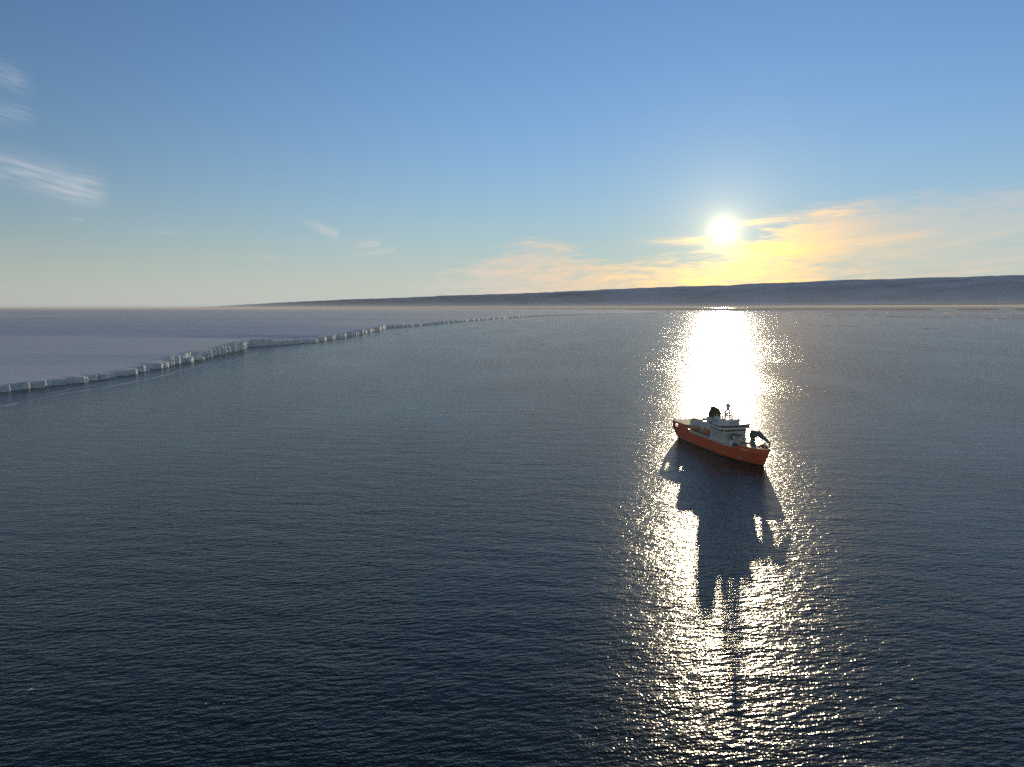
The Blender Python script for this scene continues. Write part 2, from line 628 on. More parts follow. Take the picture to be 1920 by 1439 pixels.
def paint(name, base, rough=0.45, var=0.10, streak=0.0, metallic=0.0):
    m, gg, out = new_mat(name)
    tcn = gg.node('ShaderNodeTexCoord')
    p = S(gg, tcn.outputs['Object'])
    x, y, z = gg.xyz(p)
    n = gg.noise(p, 0.35, 4.0, 0.6)
    st = gg.noise(gg.vec(x * 0.9, y * 0.9, z * 0.06), 1.0, 4.0, 0.6)
    dark = tuple(c * (1 - var * 2) for c in base)
    c = gg.mix(n, (*dark, 1), (*base, 1))
    if streak:
        c = gg.mix(gg.smooth(st, 0.55, 0.8) * streak, c, (0.20, 0.09, 0.04, 1))
    principled(gg, out, c, rough, metallic=metallic)
    return m


def hull_paint():
    m, gg, out = new_mat('red_hull_paint')
    tcn = gg.node('ShaderNodeTexCoord')
    p = S(gg, tcn.outputs['Object'])
    x, y, z = gg.xyz(p)
    n = gg.noise(gg.vec(x * 0.15, y * 0.15, z * 0.5), 1.0, 5.0, 0.6)
    st = gg.noise(gg.vec(x * 1.2, y * 1.2, z * 0.07), 1.0, 4.0, 0.6)
    c = gg.mix(n, (0.62, 0.105, 0.045, 1), (0.78, 0.150, 0.06, 1))
    c = gg.mix(gg.smooth(st, 0.58, 0.85) * 0.35, c, (0.16, 0.06, 0.03, 1))
    edge = z + (n - 0.5) * 1.2
    c = gg.mix(gg.smooth(edge, 1.7, 1.3), c, (0.035, 0.020, 0.016, 1))          # dark antifouling up to the boot line
    principled(gg, out, c, 0.38)
    return m


M_red = hull_paint()
M_redp = paint('red_paint', (0.58, 0.09, 0.035), 0.4)
M_white = paint('white_ship_paint', (0.78, 0.78, 0.76), 0.4, 0.06, 0.35)
M_grey = paint('grey_ship_paint', (0.42, 0.44, 0.45), 0.5, 0.08, 0.3)
M_deck = paint('dark_green_deck', (0.10, 0.15, 0.12), 0.7, 0.2)
M_crane = paint('crane_paint', (0.16, 0.20, 0.18), 0.5, 0.12, 0.3)
M_dark = paint('glare_brown_paint', (0.10, 0.055, 0.03), 0.6, 0.2)  # dark funnel paint, browned to stand for the sun's glare
M_black = paint('black_steel', (0.02, 0.02, 0.022), 0.5, 0.1)
M_orange = paint('orange_lifeboat', (0.75, 0.19, 0.04), 0.4, 0.06)
M_glass = paint('dark_window_glass', (0.015, 0.02, 0.025), 0.08, 0.1)
M_dome = paint('radome_shell', (0.80, 0.76, 0.68), 0.5, 0.03)
M_letter = paint('white_lettering', (0.82, 0.82, 0.80), 0.5, 0.02)

ship = bpy.data.objects.new('icebreaker_ship', None)
COL.objects.link(ship)
SHIP_S = 1.144
ship.location = (SHIP_POS[0], SHIP_POS[1], 0.0)
ship.rotation_euler = (0, 0, SHIP_ROT)
ship.scale = (SHIP_S,) * 3
tag(ship, 'red hulled icebreaker ship with white superstructure and foredeck cranes on the sea', 'ship')


def ilerp(x, xs_, ys_):
    return float(np.interp(x, xs_, ys_))


def x_stern(z): return ilerp(z, [-3, 0, 3, 6, 8, 20], [-69, -72, -75, -77.5, -79, -79])
def x_stem(z): return ilerp(z, [-3, 0, 4, 8, 12, 16], [71, 74, 76, 77.2, 78, 78.2])


def hb(x, z):
    f = min(1, max(0, z / 12.0))
    xf = 20 + 18 * f
    t = min(1, max(0, (x - xf) / (x_stem(z) - xf)))
    fore = max(0.0, 1 - t ** (1.9 + 0.7 * f)) ** (0.80 - 0.18 * f)
    ta = min(1, max(0, (-35 - x) / (-35 - x_stern(z))))
    aft = 1 - (0.28 - 0.22 * f) * ta * ta
    return (12.3 + 0.5 * f) * fore * aft


def z_top(x):
    return 12.0 + 5.8 * float(sstep(np.array(-41.0 - x), 0, 5)) + 4.2 * float(sstep(np.array(x), 41.0, 57.0))


# shell: parameter s runs from stern to stem, rows run up to the rail
sv = np.concatenate([np.linspace(0, 0.27, 38), np.linspace(0.28, 0.72, 30), np.linspace(0.73, 0.955, 26), [0.968, 0.979, 0.987, 0.993, 0.9975, 1.0]])
zrow = [-3, -1, 0.4, 2, 4, 6, 8, 10]
upn = 9
V, Fc = [], []
ids = {}
for side in (-1, 1):
    for i, s_ in enumerate(sv):
        xt = -79 + s_ * 157.2
        zt = z_top(xt)
        zs = zrow + [10 + (zt - 10) * (k + 1) / upn for k in range(upn)]
        for k, z in enumerate(zs):
            x = x_stern(z) + s_ * (x_stem(z) - x_stern(z))
            ids[(side, i, k)] = len(V)
            V.append((x, side * hb(x, z), z))
nr = len(zrow) + upn
for side in (-1, 1):
    for i in range(len(sv) - 1):
        for k in range(nr - 1):
            a, b, c, d = ids[(side, i, k)], ids[(side, i + 1, k)], ids[(side, i + 1, k + 1)], ids[(side, i, k + 1)]
            cx = (V[a][0] + V[b][0]) / 2
            cz = (V[a][2] + V[d][2]) / 2
            # mooring openings right through the shell plating aft, and one by the step in the rail
            if -73.2 < cx < -66.0 and 12.6 < cz < 16.4:
                continue
            if -46.0 < cx < -42.6 and 11.2 < cz < 14.4:
                continue
            Fc.append((a, b, c, d) if side < 0 else (d, c, b, a))
# transom, closed up to the working deck
for k in range(len(zrow) - 1):
    Fc.append((ids[(-1, 0, k)], ids[(-1, 0, k + 1)], ids[(1, 0, k + 1)], ids[(1, 0, k)]))
hull = mesh_obj('hull', V, Fc, M_red, ship, smooth=True)
bm = bmesh.new()
bm.from_mesh(hull.data)
bmesh.ops.remove_doubles(bm, verts=bm.verts, dist=0.02)
bmesh.ops.recalc_face_normals(bm, faces=bm.faces)
bm.to_mesh(hull.data)
bm.free()
sol = hull.modifiers.new('plate', 'SOLIDIFY')
sol.thickness = 0.32
sol.offset = -1
es = hull.modifiers.new('edges', 'EDGE_SPLIT')
es.split_angle = R(40)


def deck(name, x0, x1, z, mat, n=24):
    xs_ = np.linspace(x0, x1, n)
    b = MB()
    L = [(x, max(0.05, hb(x, z) - 0.2)) for x in xs_]
    pts = [(x, -y) for x, y in L] + [(x, y) for x, y in reversed(L)]
    b.prism(pts, 'z', z - 0.3, z)
    return b.build(name, mat, ship)


deck('working_deck', -78.6, -40, 10.0, M_deck)
deck('main_deck', -40, 42, 11.7, M_deck)
deck('foredeck', 42, 76.5, 12.3, M_deck)
# transom corner posts and the stern frame under the flight deck
b = MB()
for s_ in (-1, 1):
    b.box(-78.9, -77.6, s_ * 11.9 - 0.6, s_ * 11.9 + 0.2 * s_ + 0.4, 10.0, 17.6)
    b.box(-78.6, -77.8, s_ * 4.2 - 0.3, s_ * 4.2 + 0.3, 10.0, 17.6)
b.box(-78.8, -78.3, -11.5, 11.5, 10.0, 11.1)
b.box(-78.8, -78.2, -11.5, 11.5, 16.7, 17.6)
b.build('stern_frame', M_redp, ship)
# white strake that runs along the rail, with its stanchions and openings
for s_ in (-1, 1):
    b = MB()
    xs_ = np.linspace(-40, 42, 42)
    for i in range(41):
        xa, xb = xs_[i], xs_[i + 1]
        ya, yb = hb(xa, 12) + 0.03, hb(xb, 12) + 0.03
        b.bar((xa, s_ * (ya - 0.1), 13.25), (xb + 0.02, s_ * (yb - 0.1), 13.25), 0.42, 0.4)
        b.bar((xa, s_ * (ya - 0.1), 12.15), (xb + 0.02, s_ * (yb - 0.1), 12.15), 0.42, 0.5)
        if i % 5 in (0, 1):
            b.bar((xa, s_ * (ya - 0.1), 12.7), (xb, s_ * (yb - 0.1), 12.7), 0.3, 0.9)
    b.build('rail_strake', M_white, ship)
# rounded white cap on the bulwark at the bow
b = MB()
xs_ = np.concatenate([np.linspace(54, 74, 16), np.linspace(75, 78.05, 12)])
zc = [z_top(x) + 0.1 for x in xs_]
for s_ in (-1, 1):
    for i in range(len(xs_) - 1):
        b.bar((xs_[i], s_ * max(0.05, hb(xs_[i], 15) - 0.15), zc[i]), (xs_[i + 1], s_ * max(0.05, hb(xs_[i + 1], 15) - 0.15), zc[i + 1]), 0.7, 0.3)
b.build('bulwark_cap', M_white, ship)['kind'] = 'stuff'
b = MB()
for i in range(20):                                          # bulwark stays
    x = 50 + i * 1.4
    for s_ in (-1, 1):
        y = hb(x, 14) - 0.4
        if y > 1.0:
            b.prism([(s_ * y, 12.3), (s_ * (y - 1.0), 12.3), (s_ * y, 15.0)], 'x', x, x + 0.15)
b.build('bulwark_stay', M_redp, ship)['kind'] = 'stuff'

# flight deck at the stern
b = MB()
b.prism([(-80.5, -11.0), (-79.0, -12.4), (-47.0, -12.9), (-45.0, -11.5), (-45.0, 11.5), (-47.0, 12.9), (-79.0, 12.4), (-80.5, 11.0)], 'z', 17.8, 18.4)
heli = b.build('flight_deck', M_deck, ship)
b = MB()
for s_ in (-1, 1):
    for i in range(17):
        x = -79 + i * 2.0
        b.bar((x, s_ * 12.6, 18.2), (x, s_ * 14.0, 18.7), 0.12, 0.12)
    b.bar((-79, s_ * 14.0, 18.7), (-47, s_ * 14.0, 18.7), 0.12, 0.12)
    b.bar((-79, s_ * 13.3, 18.45), (-47, s_ * 13.3, 18.45), 0.08, 0.08)
for i in range(12):
    y = -11 + i * 2.0
    b.bar((-80.4, y, 18.2), (-81.8, y, 18.7), 0.12, 0.12)
b.bar((-81.8, -11.5, 18.7), (-81.8, 11.5, 18.7), 0.12, 0.12)
b.build('safety_net', M_grey, heli)['kind'] = 'stuff'
for x in (-70, -62, -54):
    for s_ in (-1, 1):
        MB().tube((x, s_ * 8.5, 10), (x, s_ * 8.5, 17.8), 0.35).build('deck_pillar', M_grey, ship)


def block(name, x0, x1, w, z0, z1, mat=None, bev=0.25, parent=None):
    return MB().box(x0, x1, -w, w, z0, z1, bev).build(name, mat or M_white, parent or ship)


# houses from aft to forward
hangar = block('hangar', -45, -33, 9.6, 11.7, 24.6)
MB().box(-45.2, -44.95, -7, 7, 18.6, 23.4).build('hangar_door', M_grey, hangar)
for q in ((-43, -38, -8.5, -4, 24.6, 26.2), (-37.5, -33.5, -7.5, -3.5, 24.6, 25.8), (-40, -34, 2, 7, 24.6, 26.4)):
    MB().box(*q, 0.2).build('roof_locker', M_grey, hangar)
b = MB()
b.prism([(-9.4, 24.6), (-7.5, 25.7), (7.5, 25.7), (9.4, 24.6)], 'x', -44.6, -33.4)
b.build('hangar_roof', M_grey, hangar)
mid = block('boat_deck_house', -33, 0, 8.6, 11.7, 22.6)
MB().box(-25.5, -20, -6.5, 6.0, 22.6, 25.6, 0.2).build('deck_locker', M_white, mid)
c = MB().tube((-29, 4, 22.6), (-29, 4, 27.5), 0.8, 0.7, 12).build('provision_crane', M_white, ship)
b = MB()
b.bar((-29, 4, 27.3), (-20, 1, 28.4), 0.9, 1.0)
b.bar((-29, 4, 27.3), (-31, 4.6, 27.6), 1.3, 1.3)
b.build('crane_boom', M_white, c)
for i in range(4):
    MB().tube((-31.5 + i * 1.9, -6.8, 23.3), (-30.2 + i * 1.9, -6.8, 23.3), 0.55, n=10).build('liferaft_canister', M_white, mid)
MB().prism([(-38, -12.8), (0, -12.8), (0, 12.8), (-38, 12.8)], 'z', 15.0, 15.25).build('boat_deck', M_deck, ship)
main = block('accommodation_block', 0, 26, 11.6, 11.7, 25.8)
b = MB()                                                    # deck edges that stand proud of the block
for z in (15.2, 18.6, 22.0):
    b.box(-0.2, 26.35, -11.95, 11.95, z, z + 0.28)
b.build('deck_edge', M_grey, main)
bridge = MB().prism([(-1, -12.0), (12, -12.0), (12.5, -16.5), (24.5, -16.5), (26.6, -14.5), (28.2, -8), (28.6, 0), (28.2, 8), (26.6, 14.5),
                     (24.5, 16.5), (17.5, 16.5), (17, 12.0), (-1, 12.0)], 'z', 25.82, 27.1).build('bridge', M_white, ship)
outline = [(-1, -11.8), (12.2, -11.8), (12.8, -16.2), (24.3, -16.2), (26.3, -14.3), (27.9, -7.9), (28.3, 0), (27.9, 7.9), (26.3, 14.3),
           (24.3, 16.2), (17.8, 16.2), (17.2, 11.8), (-1, 11.8)]
roof_o = [(x + (0.4 if x > 20 else -0.3), y * 1.035) for x, y in outline]
MB().prism(roof_o, 'z', 29.3, 29.95).build('bridge_roof', M_white, bridge)
# glazing: one pane after another round the bridge, posts between, see-through wings
posts = MB()
pane_src = MB().box(-0.5, 0.5, -0.04, 0.04, 27.1, 29.3).build('window', M_glass, bridge)
first = True
n = len(outline)
for i in range(n - 1):
    p, q = Vector((*outline[i], 0)), Vector((*outline[i + 1], 0))
    L = (q - p).length
    k = max(1, round(L / 1.7))
    ang = math.atan2(q.y - p.y, q.x - p.x)
    inwing = max(abs(p.y), abs(q.y)) > 15.5
    for j in range(k + 1):
        c = p.lerp(q, j / k)
        posts.box(c.x - 0.13, c.x + 0.13, c.y - 0.13, c.y + 0.13, 27.1, 29.3)
        if j < k and not inwing:
            m_ = p.lerp(q, (j + 0.5) / k)
            if first:
                o, first = pane_src, False
            else:
                o = share(pane_src, 'window', bridge)
            o.location = (m_.x, m_.y, 0)
            o.rotation_euler = (0, 0, ang)
            o.scale = (L / k * 0.84, 1, 1)
posts.build('window_post', M_white, bridge)['kind'] = 'stuff'
MB().box(-0.5, 23.5, -10.8, 10.8, 27.1, 29.25).build('bridge_core', M_grey, bridge)
top = block('monkey_island', -2, 20, 7.2, 29.95, 33.6)
for q in ((-0.8, 5, -10.5, -7.5, 29.95, 32.0), (0, 6, 7.5, 10.5, 29.95, 31.6), (21, 24, -3, 3, 29.95, 31.4)):
    MB().box(*q, 0.2).build('deck_box', M_grey, ship)

# windows of the block, side and front, each one a piece
wsrc = MB().box(-0.45, 0.45, -0.06, 0.06, -0.5, 0.5).build('window', M_glass, main)
spots = []
for z in (17.0, 20.4, 23.9):
    for i in range(10):
        for s_ in (-1, 1):
            spots.append(((2.2 + i * 2.4, s_ * 11.63, z), 0))
    for i in range(9):
        spots.append(((26.03, -9.6 + i * 2.4, z), 90))
for i, (p, r_) in enumerate(spots):
    o = wsrc if i == 0 else share(wsrc, 'window', main)
    o.location = p
    o.rotation_euler = (0, 0, R(r_))
    if p[2] > 23:
        o.scale = (2.2, 1, 1.5)
w2 = MB().box(-0.4, 0.4, -0.06, 0.06, -0.45, 0.45).build('porthole', M_glass, mid)
k = 0
for z in (17.2, 20.4):
    for i in range(9):
        for s_ in (-1, 1):
            o = w2 if k == 0 else share(w2, 'porthole', mid)
            o.location = (-30.2 + i * 3.4, s_ * 8.63, z)
            k += 1
b = MB()
for y in (-8.0, 7.0):
    b.box(26.0, 26.12, y, y + 1.2, 12.0, 14.2)
b.build('door', M_grey, main)
# side casings and ladders that break up the block front
b = MB()
b.box(26.0, 28.4, 3.0, 10.5, 11.9, 17.6, 0.2)
b.build('winch_house', M_white, main)
MB().box(26.0, 27.4, -10.5, -6.5, 11.9, 15.0, 0.2).build('paint_store', M_white, main)
b = MB()
for i in range(7):
    b.bar((26.5, -5.5 + i * 1.6, 15.4 + i * 0.48), (26.5, -3.9 + i * 1.6, 15.9 + i * 0.48), 0.7, 0.12)
b.build('stairway', M_grey, main)


# railings round the upper decks
def railing(name, pts, z, parent, h=1.1, mat=None):
    b = MB()
    for i in range(len(pts) - 1):
        p, q = Vector((*pts[i], z)), Vector((*pts[i + 1], z))
        k = max(1, int((q - p).length / 2.2))
        for j in range(k + 1):
            c = p.lerp(q, j / k)
            b.bar(c, c + Vector((0, 0, h)), 0.07, 0.07)
        for hh in (0.55, h):
            b.bar(p + Vector((0, 0, hh)), q + Vector((0, 0, hh)), 0.07, 0.07)
    return b.build(name, mat or M_white, parent)


railing('railing', [(-37.8, -12.6), (0, -12.6)], 15.25, ship)
railing('railing', [(-37.8, 12.6), (0, 12.6)], 15.25, ship)
railing('railing', roof_o, 29.95, bridge)
railing('railing', [(-1.8, -7), (19.8, -7), (19.8, 7), (-1.8, 7), (-1.8, -7)], 33.6, top)
railing('railing', [(-44, 9.4), (-44, -9.4), (-33.4, -9.4)], 24.6, hangar)
railing('railing', [(-32.5, -8.4), (-0.5, -8.4)], 22.6, mid)

# funnel: pale casing, dark hooped top with exhaust pipes
fun = MB().box(-19, -4.5, -5.6, 5.6, 22.6, 31.2, 0.5).build('funnel', M_white, ship)
arch = [(-5.2, 31.2)] + [(-5.0 * math.cos(a) * (1 - 0.12 * math.sin(a)), 33.0 + 7.6 * math.sin(a)) for a in np.linspace(0.05, math.pi - 0.05, 13)] + [(5.2, 31.2)]
MB().prism([(u * 0.86, v) for u, v in arch], 'x', -17.5, -7.0).build('funnel_cowl', M_dark, fun)
b = MB()
for x in (-18.4, -12.2, -6.2):
    for i in range(len(arch) - 1):
        b.bar((x, *arch[i]), (x, *arch[i + 1]), 0.45, 0.35)
for y, z in arch[2:-2:2]:
    b.bar((-18.4, y, z), (-6.2, y, z), 0.25, 0.25)
b.build('funnel_hoop', M_dark, fun)
pipe = MB().tube((0, 0, 38.0), (-0.6, 0, 41.9), 0.55, n=10).build('exhaust_pipe', M_dark, fun)
for i, (x, y) in enumerate([(-15.5, -2), (-15.5, 0.2), (-15.5, 2.2), (-10.5, -1.6), (-10.5, 1.2)]):
    o = pipe if i == 0 else share(pipe, 'exhaust_pipe', fun)
    o.location = (x, y, 0)
b = MB()
for s_ in (-1, 1):
    b.bar((-12, s_ * 6.8, 30.0), (-12, s_ * 5.0, 38.2), 0.25, 0.25)
    b.bar((-17, s_ * 6.8, 30.0), (-17, s_ * 5.0, 37.5), 0.25, 0.25)
b.build('funnel_stay', M_grey, fun)

# radar mast with platforms, yard and domes
mast = MB()
for sx in (-1, 1):
    for sy in (-1, 1):
        mast.bar((11.5 + sx * 2.3, sy * 4.0, 33.6), (11.5 + sx * 1.9, sy * 3.4, 41.6), 1.3, 1.3)
for z, k in ((36.2, 1.0), (38.9, 0.93)):
    for sy in (-1, 1):
        mast.bar((9.3, sy * 3.85 * k, z), (13.7, sy * 3.85 * k, z), 0.9, 0.8)
    for sx in (-1, 1):
        mast.bar((11.5 + sx * 2.1, -3.85 * k, z), (11.5 + sx * 2.1, 3.85 * k, z), 0.9, 0.8)
mast.bar((9.3, -4, 33.7), (9.3,  3.6, 38.9), 0.7, 0.7)
mast.bar((13.7, 4, 33.7), (13.7, -3.6, 38.9), 0.7, 0.7)
mast = mast.build('mast', M_white, ship)
b = MB().box(8.6, 14.4, -4.6, 4.6, 40.9, 41.8)
b.box(9.2, 13.8, -4.9, 4.9, 35.0, 35.3)
b.build('mast_platform', M_white, mast)
railing('platform_railing', [(8.7, -4.5), (14.3, -4.5), (14.3, 4.5), (8.7, 4.5), (8.7, -4.5)], 41.8, mast, 1.0)
b = MB().ball((11.5, 0.4, 45.6), 2.5, 24)
b.tube((11.5, 0.4, 41.8), (11.5, 0.4, 43.9), 1.7, 1.5, 16)
b.build('radome', M_dome, mast, smooth=True)
b = MB()
for p, q in (((14.6, -3, 39.6), (14.6, 0.6, 39.6)), ((14.8, -2, 36.9), (14.8, 2.4, 36.9))):
    b.bar(p, q, 0.3, 0.45)
b.tube((14.3, -1.2, 38.9), (14.6, -1.2, 39.5), 0.25)
b.tube((14.5, 0.2, 36.2), (14.8, 0.2, 36.8), 0.25)
b.build('radar_scanner', M_white, mast)
b = MB()
for y in (-5.2, 5.2):
    b.bar((11.5, y, 35.1), (11.5, y, 39.8), 0.16, 0.16)
    b.bar((11.5, y * 0.7, 41.8), (11.5, y * 0.7, 45.0), 0.10, 0.10)
b.bar((11.5, -6.5, 38.9), (11.5, 6.5, 38.9), 0.6, 0.6)
b.build('antenna', M_white, mast)
for p, r_ in (((21.0, 6.5, 32.9), 1.55), ((19.0, -9.2, 31.9), 1.0), ((1.5, 8.5, 33.2), 1.2)):
    b = MB().ball((p[0], p[1], p[2]), r_, 16)
    b.tube((p[0], p[1], 29.95), (p[0], p[1], p[2] - r_ * 0.6), r_ * 0.45)
    b.build('satellite_dome', M_dome, ship, smooth=True)
b = MB()
b.bar((-25, 5, 25.6), (-25, 5, 31.0), 0.3, 0.3)
b.bar((-36, -3, 26), (-36, -3, 30.2), 0.12, 0.12)
b.tube((-36, -3, 30.2), (-36, -3, 30.9), 0.5)
b.build('aft_antenna', M_white, ship)


# cranes on the foredeck
def crane(base, zb, zt, boom, widths, mat=None, pmat=None, r=2.2, big=1.0):
    x, y = base
    c = MB().tube((x, y, zb), (x, y, zt), r, r * 0.92, 16).build('crane', pmat or M_crane, ship)
    b = MB()
    k = big
    b.box(x - 2.6 * k, x + 2.4 * k, y - 2.3 * k, y + 2.3 * k, zt, zt + 4.4 * k, 0.3)
    b.prism([(x - 2.2 * k, zt + 4.4 * k), (x + 1.8 * k, zt + 4.4 * k), (x + 0.6 * k, zt + 6.4 * k), (x - 1.2 * k, zt + 6.4 * k)], 'y', y - 1.7 * k, y + 1.7 * k)
    b.build('crane_house', mat or M_crane, c)
    MB().box(x + 2.4 * k, x + 4.2 * k, y + 0.5, y + 2.3, zt + 0.6, zt + 3.0, 0.15).build('operator_cab', M_white, c)
    pts = [Vector(p) for p in boom]
    b = MB()
    for i in range(len(pts) - 1):
        w0, w1 = widths[i], widths[i + 1]
        for t in range(4):
            a, e = pts[i].lerp(pts[i + 1], t / 4), pts[i].lerp(pts[i + 1], (t + 1) / 4)
            w = w0 + (w1 - w0) * (t + 0.5) / 4
            b.bar(a, e + (e - a) * 0.05, w * 0.75, w * 1.25)
    b.build('crane_boom', mat or M_crane, c)
    b = MB()
    b.tube((x + 1.8 * k, y, zt + 1.2), pts[0].lerp(pts[1], 0.7) - Vector((0, 0, 0.8)), 0.45)
    b.build('hoist_ram', M_black, c)
    b = MB()
    b.bar((x - 0.3, y, zt + 6.3 * k), pts[1] + Vector((0, 0, widths[1] * 0.6)), 0.14, 0.14)
    b.build('hoist_wire', M_black, c)
    b = MB()
    e = pts[-1]
    b.bar(e, e - Vector((0, 0, 2.5)), 0.14, 0.14)
    b.box(e.x - 0.5, e.x + 0.5, e.y - 0.5, e.y + 0.5, e.z - 3.6, e.z - 2.5)
    b.build('hook_block', M_black, c)
    return c


crane((45.5, 6.6), 12.3, 20.4, [(44.0, 6.6, 25.6), (54.0, 6.4, 26.0), (62.0, 6.2, 23.6), (74.0, 5.4, 20.9)], [3.0, 3.6, 2.6, 1.0], r=2.5)
crane((36.5, -10.2), 11.7, 17.8, [(36.0, -10.2, 21.0), (30.6, -5.0, 21.6), (29.2, 6.5, 19.4)], [1.8, 1.6, 0.9], pmat=M_white, r=1.5, big=0.7)
# boom rest: a goal post frame in the bow
b = MB()
for y in (2.6, 7.6):
    b.bar((70.5, y, 12.3), (70.5, y, 20.6), 0.7, 0.7)
b.bar((70.5, 2.2, 20.4), (70.5, 8.0, 20.4), 0.7, 0.7)
b.bar((70.5, 2.6, 16.5), (70.5, 7.6, 16.5), 0.4, 0.4)
b.bar((66.5, 7.0, 12.3), (66.5, 7.0, 19.5), 0.5, 0.5)
b.bar((66.5, 7.0, 19.3), (70.5, 7.4, 20.2), 0.4, 0.4)
b.build('boom_rest', M_crane, ship)
b = MB()
b.box(44, 60, -6.0, 3.5, 12.3, 14.0, 0.2)
b.box(45, 51, -5.5, 3.0, 14.0, 14.5, 0.1)
b.box(53, 59, -5.5, 3.0, 14.0, 14.5, 0.1)
b.build('cargo_hatch', M_grey, ship)
b = MB()
for x, y in ((66, -4.5), (66, 1.0), (70, -1.5)):
    b.tube((x, y - 1.2, 13.5), (x, y + 1.2, 13.5), 1.0, n=12)
    b.box(x - 1.3, x + 1.3, y - 1.7, y + 1.7, 12.3, 12.9)
b.build('anchor_windlass', M_crane, ship)
b = MB()
b.bar((74.5, 0, 12.3), (74.5, 0, 21.0), 0.3, 0.3)
b.bar((74.5, -1, 19.0), (74.5, 1, 19.0), 0.15, 0.15)
b.build('bow_light_mast', M_white, ship)
b = MB()
for x, y in ((31, -7), (31, 0), (38, -2.5), (62, 4.5), (62, -7.5)):
    b.tube((x, y, 11.9), (x, y, 14.3), 0.6, 0.6, 10)
    b.tube((x, y, 14.3), (x, y, 14.8), 0.95, 0.8, 10)
b.build('deck_ventilator', M_white, ship)
# deck cargo and gear that clutter the open decks
for k, q in enumerate(((-64, -58, 3.0, 5.4, 10.0, 12.6), (-64, -58, 6.0, 8.4, 10.0, 12.6), (-56, -50, -8.0, -5.6, 10.0, 12.6), (29.5, 35.6, 3.4, 5.8, 11.7, 14.3),
                       (29.5, 35.6, 6.2, 8.6, 11.7, 14.3), (61.5, 64.5, -6.0, -3.6, 12.3, 14.7))):
    c = MB().box(*q, 0.08).build('cargo_container', (M_grey, M_redp, M_white)[k % 3], ship)
    b = MB()
    for i in range(8):
        x = q[0] + 0.4 + i * (q[1] - q[0] - 0.8) / 7
        b.box(x - 0.12, x + 0.12, q[2] - 0.06, q[3] + 0.06, q[4] + 0.2, q[5] - 0.2)
    o = b.build('container_rib', (M_grey, M_redp, M_white)[k % 3], c)
    o['kind'] = 'stuff'
for x, y in ((-74, -5), (-74, 5), (-70, 0)):
    b = MB().tube((x, y - 1.4, 11.6), (x, y + 1.4, 11.6), 1.3, n=14)
    b.box(x - 1.5, x + 1.5, y - 1.7, y - 1.4, 10.0, 12.4)
    b.box(x - 1.5, x + 1.5, y + 1.4, y + 1.7, 10.0, 12.4)
    b.build('winch', M_crane, ship)
for x, y, z0, z1 in ((16, 5.5, 33.6, 39.0), (16, -5.5, 33.6, 38.0), (-1.2, 5.8, 33.6, 40.5), (3, -6.4, 33.6, 37.0), (-20.5, 5, 25.6, 33.0), (24, 0, 31.4, 35.0)):
    b = MB()
    b.bar((x, y, z0), (x, y, z1), 0.30, 0.30)
    b.bar((x, y - 0.9, z1 - 1.0), (x, y + 0.9, z1 - 1.0), 0.2, 0.2)
    b.build('whip_antenna', M_white, ship)
for y in (-15.4, 15.4):
    b = MB().tube((22, y, 29.95), (22, y, 31.2), 0.3)
    b.ball((22.2, y, 31.5), 0.7, 10)
    b.build('searchlight', M_grey, ship)
b = MB()
for s_ in (-1, 1):
    b.bar((-2.0, s_ * 9.5, 22.6), (-2.0, s_ * 9.5, 29.0), 0.5, 0.5)
    b.bar((-2.0, s_ * 9.5, 28.8), (-7.5, s_ * 11.0, 29.6), 0.5, 0.6)
b.build('stores_davit', M_white, ship)
# small davit crane aft of the bridge and tender davits on the starboard side
for s_ in (-1, 1):
    for x0 in (-34.2, -12.0):
        b = MB()
        for x in (x0 + 0.8, x0 + 8.2):
            b.bar((x, s_ * 9.6, 15.25), (x, s_ * 9.9, 20.6), 0.45, 0.45)
            b.bar((x, s_ * 9.9, 20.6), (x, s_ * 12.6, 21.2), 0.4, 0.45)
            b.bar((x, s_ * 12.4, 21.2), (x, s_ * 12.4, 19.6), 0.1, 0.1)
        b.build('boat_davit', M_white, ship)


# writing on the bow and the thruster mark
def lettering(name, text, size, x, z, parent):
    cu = bpy.data.curves.new(name, 'FONT')
    cu.body = text
    cu.size = size
    cu.extrude = 0.03
    cu.align_x = 'CENTER'
    cu.align_y = 'CENTER'
    cu.space_character = 1.15
    o = bpy.data.objects.new(name, cu)
    COL.objects.link(o)
    dg = bpy.context.evaluated_depsgraph_get()
    me = bpy.data.meshes.new_from_object(o.evaluated_get(dg))
    bpy.data.objects.remove(o)
    # wrap the flat letters on to the starboard shell
    out_v = []
    for v in me.vertices:
        zz = z + v.co.y
        xx = x + v.co.x
        y = -hb(xx, zz) - 0.06 - v.co.z
        out_v.append((xx, y, zz))
    for v, c in zip(me.vertices, out_v):
        v.co = c
    me.materials.append(M_letter)
    o = bpy.data.objects.new(name, me)
    COL.objects.link(o)
    o.parent = parent
    return o


